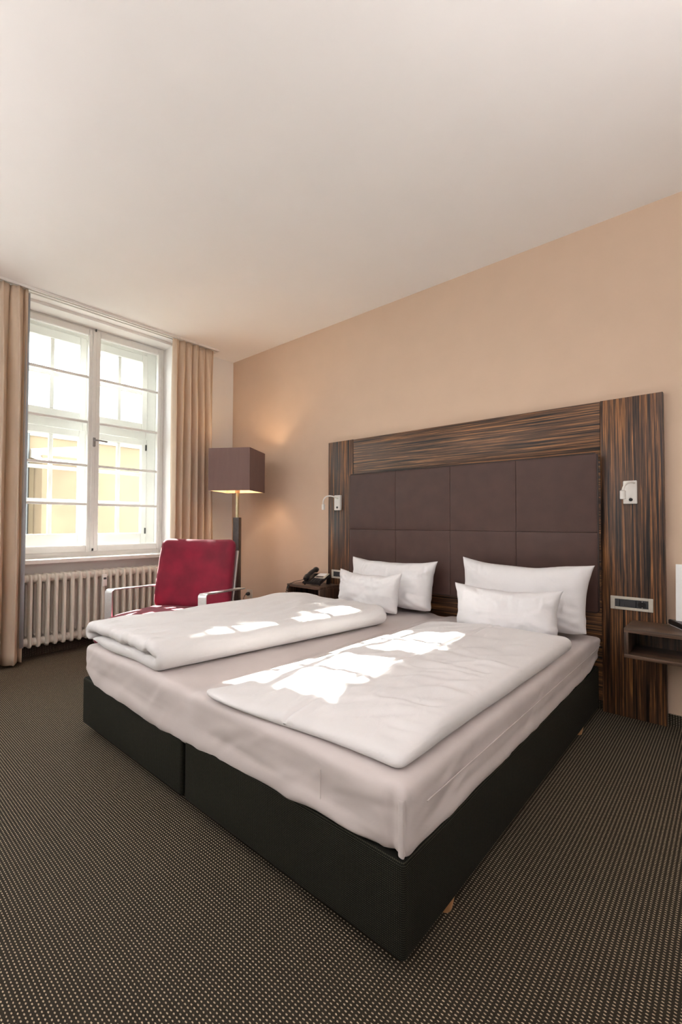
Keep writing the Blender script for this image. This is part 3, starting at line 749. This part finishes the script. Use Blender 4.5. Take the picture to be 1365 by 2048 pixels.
# ------------------------------------------------------------------ floor lamp, wall socket
fl = thing('floor_lamp', 'tall floor lamp with square mauve shade in the corner behind the armchair', 'lamp', (.715, -.45, 0), R(31))
rounded('base', (.30,.30,.022), (.006,.006,.006), (2,2,1), M_colwood, fl, at=(0,0,.011))
box('column', (-.030,-.030,.022), (.030,.030,1.14), M_colwood, fl, bev=.002)
tube('rod', [(0,0,1.14),(0,0,1.405)], .0155, M_brass, fl, 16)
tube('lamp_socket', [(0,0,1.372),(0,0,1.46)], .022, M_copper, fl, 16)
s_, z0_, z1_ = .2, 1.384, 1.774
def shell(name, s, z0, z1, th, mat, parent):
    bm = bmesh.new()
    o_ = [(-s,-s),(s,-s),(s,s),(-s,s)]; i_ = [(x*(1-th/s), y*(1-th/s)) for x, y in o_]
    V = {(k,j,l): bm.verts.new((*(o_ if k == 0 else i_)[j], z0 if l == 0 else z1)) for k in (0,1) for j in range(4) for l in (0,1)}
    for j in range(4):
        j2 = (j+1)%4
        bm.faces.new((V[0,j,0],V[0,j2,0],V[0,j2,1],V[0,j,1])); bm.faces.new((V[1,j2,0],V[1,j,0],V[1,j,1],V[1,j2,1]))
        bm.faces.new((V[0,j,1],V[0,j2,1],V[1,j2,1],V[1,j,1])); bm.faces.new((V[0,j2,0],V[0,j,0],V[1,j,0],V[1,j2,0]))
    return finish(name, bm, mat, parent)
sd_ = shell('lamp_shade', s_, z0_, z1_, .003, M_shade, fl)
shell('shade_lining', s_-.0035, z0_+.002, z1_-.002, .002, M_shadein, sd_)
bm = bmesh.new()
for a_ in range(4):
    d = Vector((math.cos(R(90*a_+45)), math.sin(R(90*a_+45)), 0))
    addtube(bm, [Vector((0,0,1.46)), d*.27+Vector((0,0,1.46))], .003, 6)
finish('shade_spider', bm, M_metal, sd_)
m_b, nt_, b_ = nodes('lit_bulb'); b_.inputs['Emission Color'].default_value = (1,.72,.42,1); b_.inputs['Emission Strength'].default_value = 8
lathe('bulb', [(.012,1.455),(.028,1.49),(.032,1.52),(.024,1.545),(.006,1.556)], m_b, fl, 16)
pl = bpy.data.lights.new('bulb_light', 'POINT'); pl.energy = 3; pl.color = (1,.70,.42); pl.shadow_soft_size = .03
plo = bpy.data.objects.new('bulb_light', pl); COL.objects.link(plo); plo.parent = fl; plo.location = (0,0,1.60)

ws = thing('wall_socket', 'grey wall socket with a black plug on the tan wall beside the floor lamp', 'socket', (.338, 0, .33))
box('cover_plate', (-.045,-.011,-.045), (.045,-.0005,.045), M_champ, ws, bev=.004, seg=2)
lathe('plug', [(.019,0),(.019,.020),(.012,.036),(.006,.040)], M_black, ws, 16, Matrix.Translation((-.004,-.011,0)) @ Matrix.Rotation(R(90), 4, 'X'))
tube('power_cord', bez((-.004,-.05,0),(-.03,-.075,-.03),(-.075,-.03,-.08),(-.07,-.03,-.20),12)+[Vector((-.068,-.03,-.30)),Vector((-.055,-.06,-.326)),Vector((.1,-.2,-.326)),Vector((.24,-.34,-.326))], .003, M_dkgrey, ws, 8)

# ------------------------------------------------------------------ added fill uplights behind the camera, to brighten the ceiling
def fill_uplight(label, x, y, watts):
    t = thing('fill_uplight', label, 'lamp', (x, y, 0), group='added fill uplights')
    lathe('base', [(.15,0),(.15,.015),(.03,.03)], M_metal, t, 28)
    tube('pole', [(0,0,.03),(0,0,1.47)], .013, M_metal, t, 14)
    bm = bmesh.new(); rings = []
    for r_, z_ in ((.03,1.45),(.11,1.48),(.165,1.53),(.160,1.53),(.105,1.487),(.028,1.458)):
        rings.append([bm.verts.new((r_*math.cos(2*math.pi*k/32), r_*math.sin(2*math.pi*k/32), z_)) for k in range(32)])
    for a_, b_ in zip(rings, rings[1:]):
        for k in range(32): bm.faces.new((a_[k], a_[(k+1)%32], b_[(k+1)%32], b_[k]))
    finish('bowl', bm, M_metal, t, auto=40)
    d = bpy.data.lights.new('fill_light', 'SPOT'); d.energy = watts; d.color = (1,.972,.962); d.spot_size = R(150); d.spot_blend = .6; d.shadow_soft_size = .06
    lo = bpy.data.objects.new('fill_light', d); COL.objects.link(lo); lo.parent = t; lo.location = (0,0,1.54); lo.rotation_euler = (R(180),0,0)
fill_uplight('added fill uplight on a metal pole near the right wall, behind the camera', 5.3, -2.7, 100)
fill_uplight('added fill uplight on a metal pole before the added window, behind the camera', 1.8, -4.9, 165)

# ------------------------------------------------------------------ armchair
ac = thing('armchair', 'crimson velvet armchair with flat metal arms below the window', 'armchair', (1.262, -1.535, 0), R(26))
def seat_disp(p, n):
    q = p.copy()
    if n.z > -.2: q.z += .022*(1-(p.x/.36)**2)*(1-(p.y/.34)**2)*(1 if p.z > 0 else 0) + .004*fbm(p.x*3, p.y*3, 1, 2)
    q.z -= .045*max(0, (-p.y-.08)/.24)**2
    return q
rounded('seat', (.70,.66,.13), (.05,.06,.05), (16,16,3), M_red, ac, seat_disp, at=(0,.135,.368))
BT = Matrix.Translation((0,.47,.41)) @ Matrix.Rotation(R(-11), 4, 'X')
def back_disp(p, n):
    q = p.copy(); t = (p.z/.56+.5)
    q.x *= 1 - .025*t
    q.y += .022*(p.x/.3)**2*-1 + (.012*fbm(p.x*3, p.z*5, 3, 2) if p.y < 0 else 0) - .012*math.sin(t*3.1)*(p.y < 0)
    return BT @ (q + Vector((0,0,.275)))
rounded('backrest', (.672,.085,.555), (.055,.038,.055), (20,1,20), M_red, ac, back_disp)
def flatbar(name, pts, w, th, mat, parent, x):
    """flat metal strip of width w (along x) following pts in the y-z plane"""
    bm = bmesh.new(); rows = []
    for i, (y, z) in enumerate(pts):
        a = Vector(pts[max(i-1,0)]); b = Vector(pts[min(i+1,len(pts)-1)]); t = (b-a).normalized(); nn = Vector((-t.y, t.x))
        rows.append([bm.verts.new((x+sx*w/2, y+sn*nn.x*th/2, z+sn*nn.y*th/2)) for sx, sn in ((-1,-1),(1,-1),(1,1),(-1,1))])
    for a, b in zip(rows, rows[1:]):
        for k in range(4): bm.faces.new((a[k], a[(k+1)%4], b[(k+1)%4], b[k]))
    bm.faces.new(rows[0][::-1]); bm.faces.new(rows[-1])
    bmesh.ops.recalc_face_normals(bm, faces=bm.faces)
    return finish(name, bm, mat, parent, auto=40)
def arc(cy, cz, r, a0, a1, n=6): return [(cy+r*math.cos(R(a0+(a1-a0)*k/n)), cz+r*math.sin(R(a0+(a1-a0)*k/n))) for k in range(n+1)]
for s in (-1, 1):
    x = s*.375
    pts = [(.56,.575)] + arc(.022, .586, .022, 86, 180) + arc(.022, .026, .022, 180, 270) + [(.50,.004)] 
    flatbar('arm', pts, .060, .008, M_chrome, ac, x)
    flatbar('rear_leg', [(.495,.004),(.47,.15),(.45,.302)], .040, .008, M_chrome, ac, x)
    bm = bmesh.new(); addbox(bm, (s*.328-.010, .004, .03), (s*.328+.010, .026, .47), .003, 1); bmesh.ops.transform(bm, matrix=BT, verts=bm.verts)
    finish('back_frame', bm, M_chrome, ac, auto=30)
box('seat_rail', (-.371,.08,.285), (.371,.12,.303), M_chrome, ac, bev=.003)
box('seat_rail', (-.371,.40,.285), (.371,.44,.303), M_chrome, ac, bev=.003)

# ------------------------------------------------------------------ radiator
ra = thing('radiator', 'cream ribbed column radiator under the window', 'radiator', (.0, -1.45, .0))
bm = bmesh.new()
def rr_outline(x0, x1, z0, z1, r, n=6):
    out = []
    for cx, cz, a0 in ((x1-r,z1-r,0),(x0+r,z1-r,90),(x0+r,z0+r,180),(x1-r,z0+r,270)):
        for k in range(n+1): a = R(a0+90*k/n); out.append((cx+r*math.cos(a), cz+r*math.sin(a)))
    return out
o1 = rr_outline(-.035,.128,.100,.676,.030); i1 = rr_outline(.020,.073,.185,.600,.020)
def slab_ring(bm, outer, inner, y):
    Vo = [[bm.verts.new((px, s*y*k, pz)) for px, pz in outer] for s, k in ((-1,.55),(1,.55))]
    mo = [[bm.verts.new((px+(.0485-px)*.10, s*y, pz+(.388-pz)*.02)) for px, pz in outer] for s in (-1,1)]
    mi = [[bm.verts.new((px, s*y, pz)) for px, pz in inner] for s in (-1,1)]
    n = len(outer)
    for k in range(n):
        k2 = (k+1)%n
        bm.faces.new((Vo[0][k],Vo[0][k2],Vo[1][k2],Vo[1][k]))
        for q in (0,1):
            bm.faces.new((Vo[q][k],Vo[q][k2],mo[q][k2],mo[q][k])); bm.faces.new((mo[q][k],mo[q][k2],mi[q][k2],mi[q][k]))
        bm.faces.new((mi[0][k],mi[0][k2],mi[1][k2],mi[1][k]))
slab_ring(bm, o1, i1, .0125)
for z in (.142, .640):
    addtube(bm, [(.07,-.0298,z),(.07,-.022,z),(.07,.022,z),(.07,.0298,z)], [.030,.033,.033,.030], 12)
bmesh.ops.recalc_face_normals(bm, faces=bm.faces)
sec = finish('section', bm, M_rad, ra, auto=50)
sec.location = (0, -.63, 0)
for k in range(1, 22): share('section', sec, ra, (0, -.63+.06*k, 0))
hc = bpy.data.objects.new('heat_meter', None); COL.objects.link(hc); hc.parent = ra; hc.location = (0, .03, 0)
box('meter_body', (.128,-.018,.535), (.152,.018,.640), M_plastic, hc, bev=.003)
box('meter_label', (.1515,-.012,.595), (.1526,.012,.612), M_dkgrey, hc, bev=0)
for s in (-.45, .45):
    for z in (.16, .60): box('wall_bracket', (-.0695, s-.012, z-.012), (-.03, s+.012, z+.012), M_rad, ra, bev=.002)

# ------------------------------------------------------------------ curtains and track
ct = thing('curtain_track', 'slim white double curtain track on the ceiling above the window', 'curtain track', (.17, -1.45, H))
bm = bmesh.new()
for x0, x1, z0, z1 in ((-.045,.045,-.004,-.0005), (-.045,-.040,-.020,-.004), (-.004,.004,-.020,-.004), (.040,.045,-.020,-.004), (-.040,-.030,-.020,-.017), (.030,.040,-.020,-.017), (-.016,-.004,-.020,-.017), (.004,.016,-.020,-.017)):
    addbox(bm, (x0,-1.05,z0), (x1,1.12,z1))
finish('rail', bm, M_plastic, ct)
def curtain(label, y0, y1, folds, seed, hem=True):
    t = thing('curtain', label, 'curtain', (.19, (y0+y1)/2, 0), group='beige curtains')
    n, m = folds*22, 46; W = y1-y0; ztop, zbot = H-.024, .022
    bm = bmesh.new(); rows = []
    for j in range(m+1):
        v = j/m; z = ztop + (zbot-ztop)*v; row = []
        for i in range(n+1):
            u = i/n
            f = u*folds + .22*noise.noise(Vector((u*3.1, seed, v*.5))) + .05*noise.noise(Vector((u*2, seed+4, v*2)))
            amp = (.020 + .034*min(1, v*4))*(1+.45*noise.noise(Vector((u*4.3, seed+9, v*.8))))
            a = 2*math.pi*f
            x = amp*(math.sin(a) + .28*math.sin(2*a+1.1+seed)) - .008*math.sin(3*a)*max(0, 1-v*7)
            head = max(0, 1-v*9)
            y = -W/2 + W*u + .35*W/folds*.5*math.sin(2*a)*.35 + .02*noise.noise(Vector((u*3, v*2, seed+2)))*min(1,v*3)
            spread = 1 + .05*math.sin(v*2.4)
            x += .014*head*noise.noise(Vector((u*folds*3.1, v*20, seed)))
            row.append(bm.verts.new((x, y*spread, z + .012*(1-head)*0 + (.006*noise.noise(Vector((u*9, seed, 0))) if j in (0, m) else 0))))
        rows.append(row)
    for a_, b_ in zip(rows, rows[1:]):
        for i in range(n): bm.faces.new((a_[i], a_[i+1], b_[i+1], b_[i]))
    o = finish('cloth', bm, M_curtain, t, smooth=True)
    md = o.modifiers.new('thick', 'SOLIDIFY'); md.thickness = .0025; md.offset = 0
    if hem:
        bm = bmesh.new(); rows = [[bm.verts.new((x0_, W/2+y_, z_)) for x0_, y_ in ((-.014,-.012),(-.010,.004),(-.004,.014))] for z_ in (ztop-.02, 1.6, .8, .13)]
        for a_, b_ in zip(rows, rows[1:]):
            for i in range(2): bm.faces.new((a_[i], a_[i+1], b_[i+1], b_[i]))
        o = finish('lining_edge', bm, M_lining, t, smooth=True)
        md = o.modifiers.new('thick', 'SOLIDIFY'); md.thickness = .002
    return t
curtain('beige floor-length curtain at the left edge of the window, before the radiator', -2.52, -2.035, 5, 1.7)
curtain('beige floor-length curtain between the window and the floor lamp, behind the armchair', -.835, -.385, 6, 6.3, False)
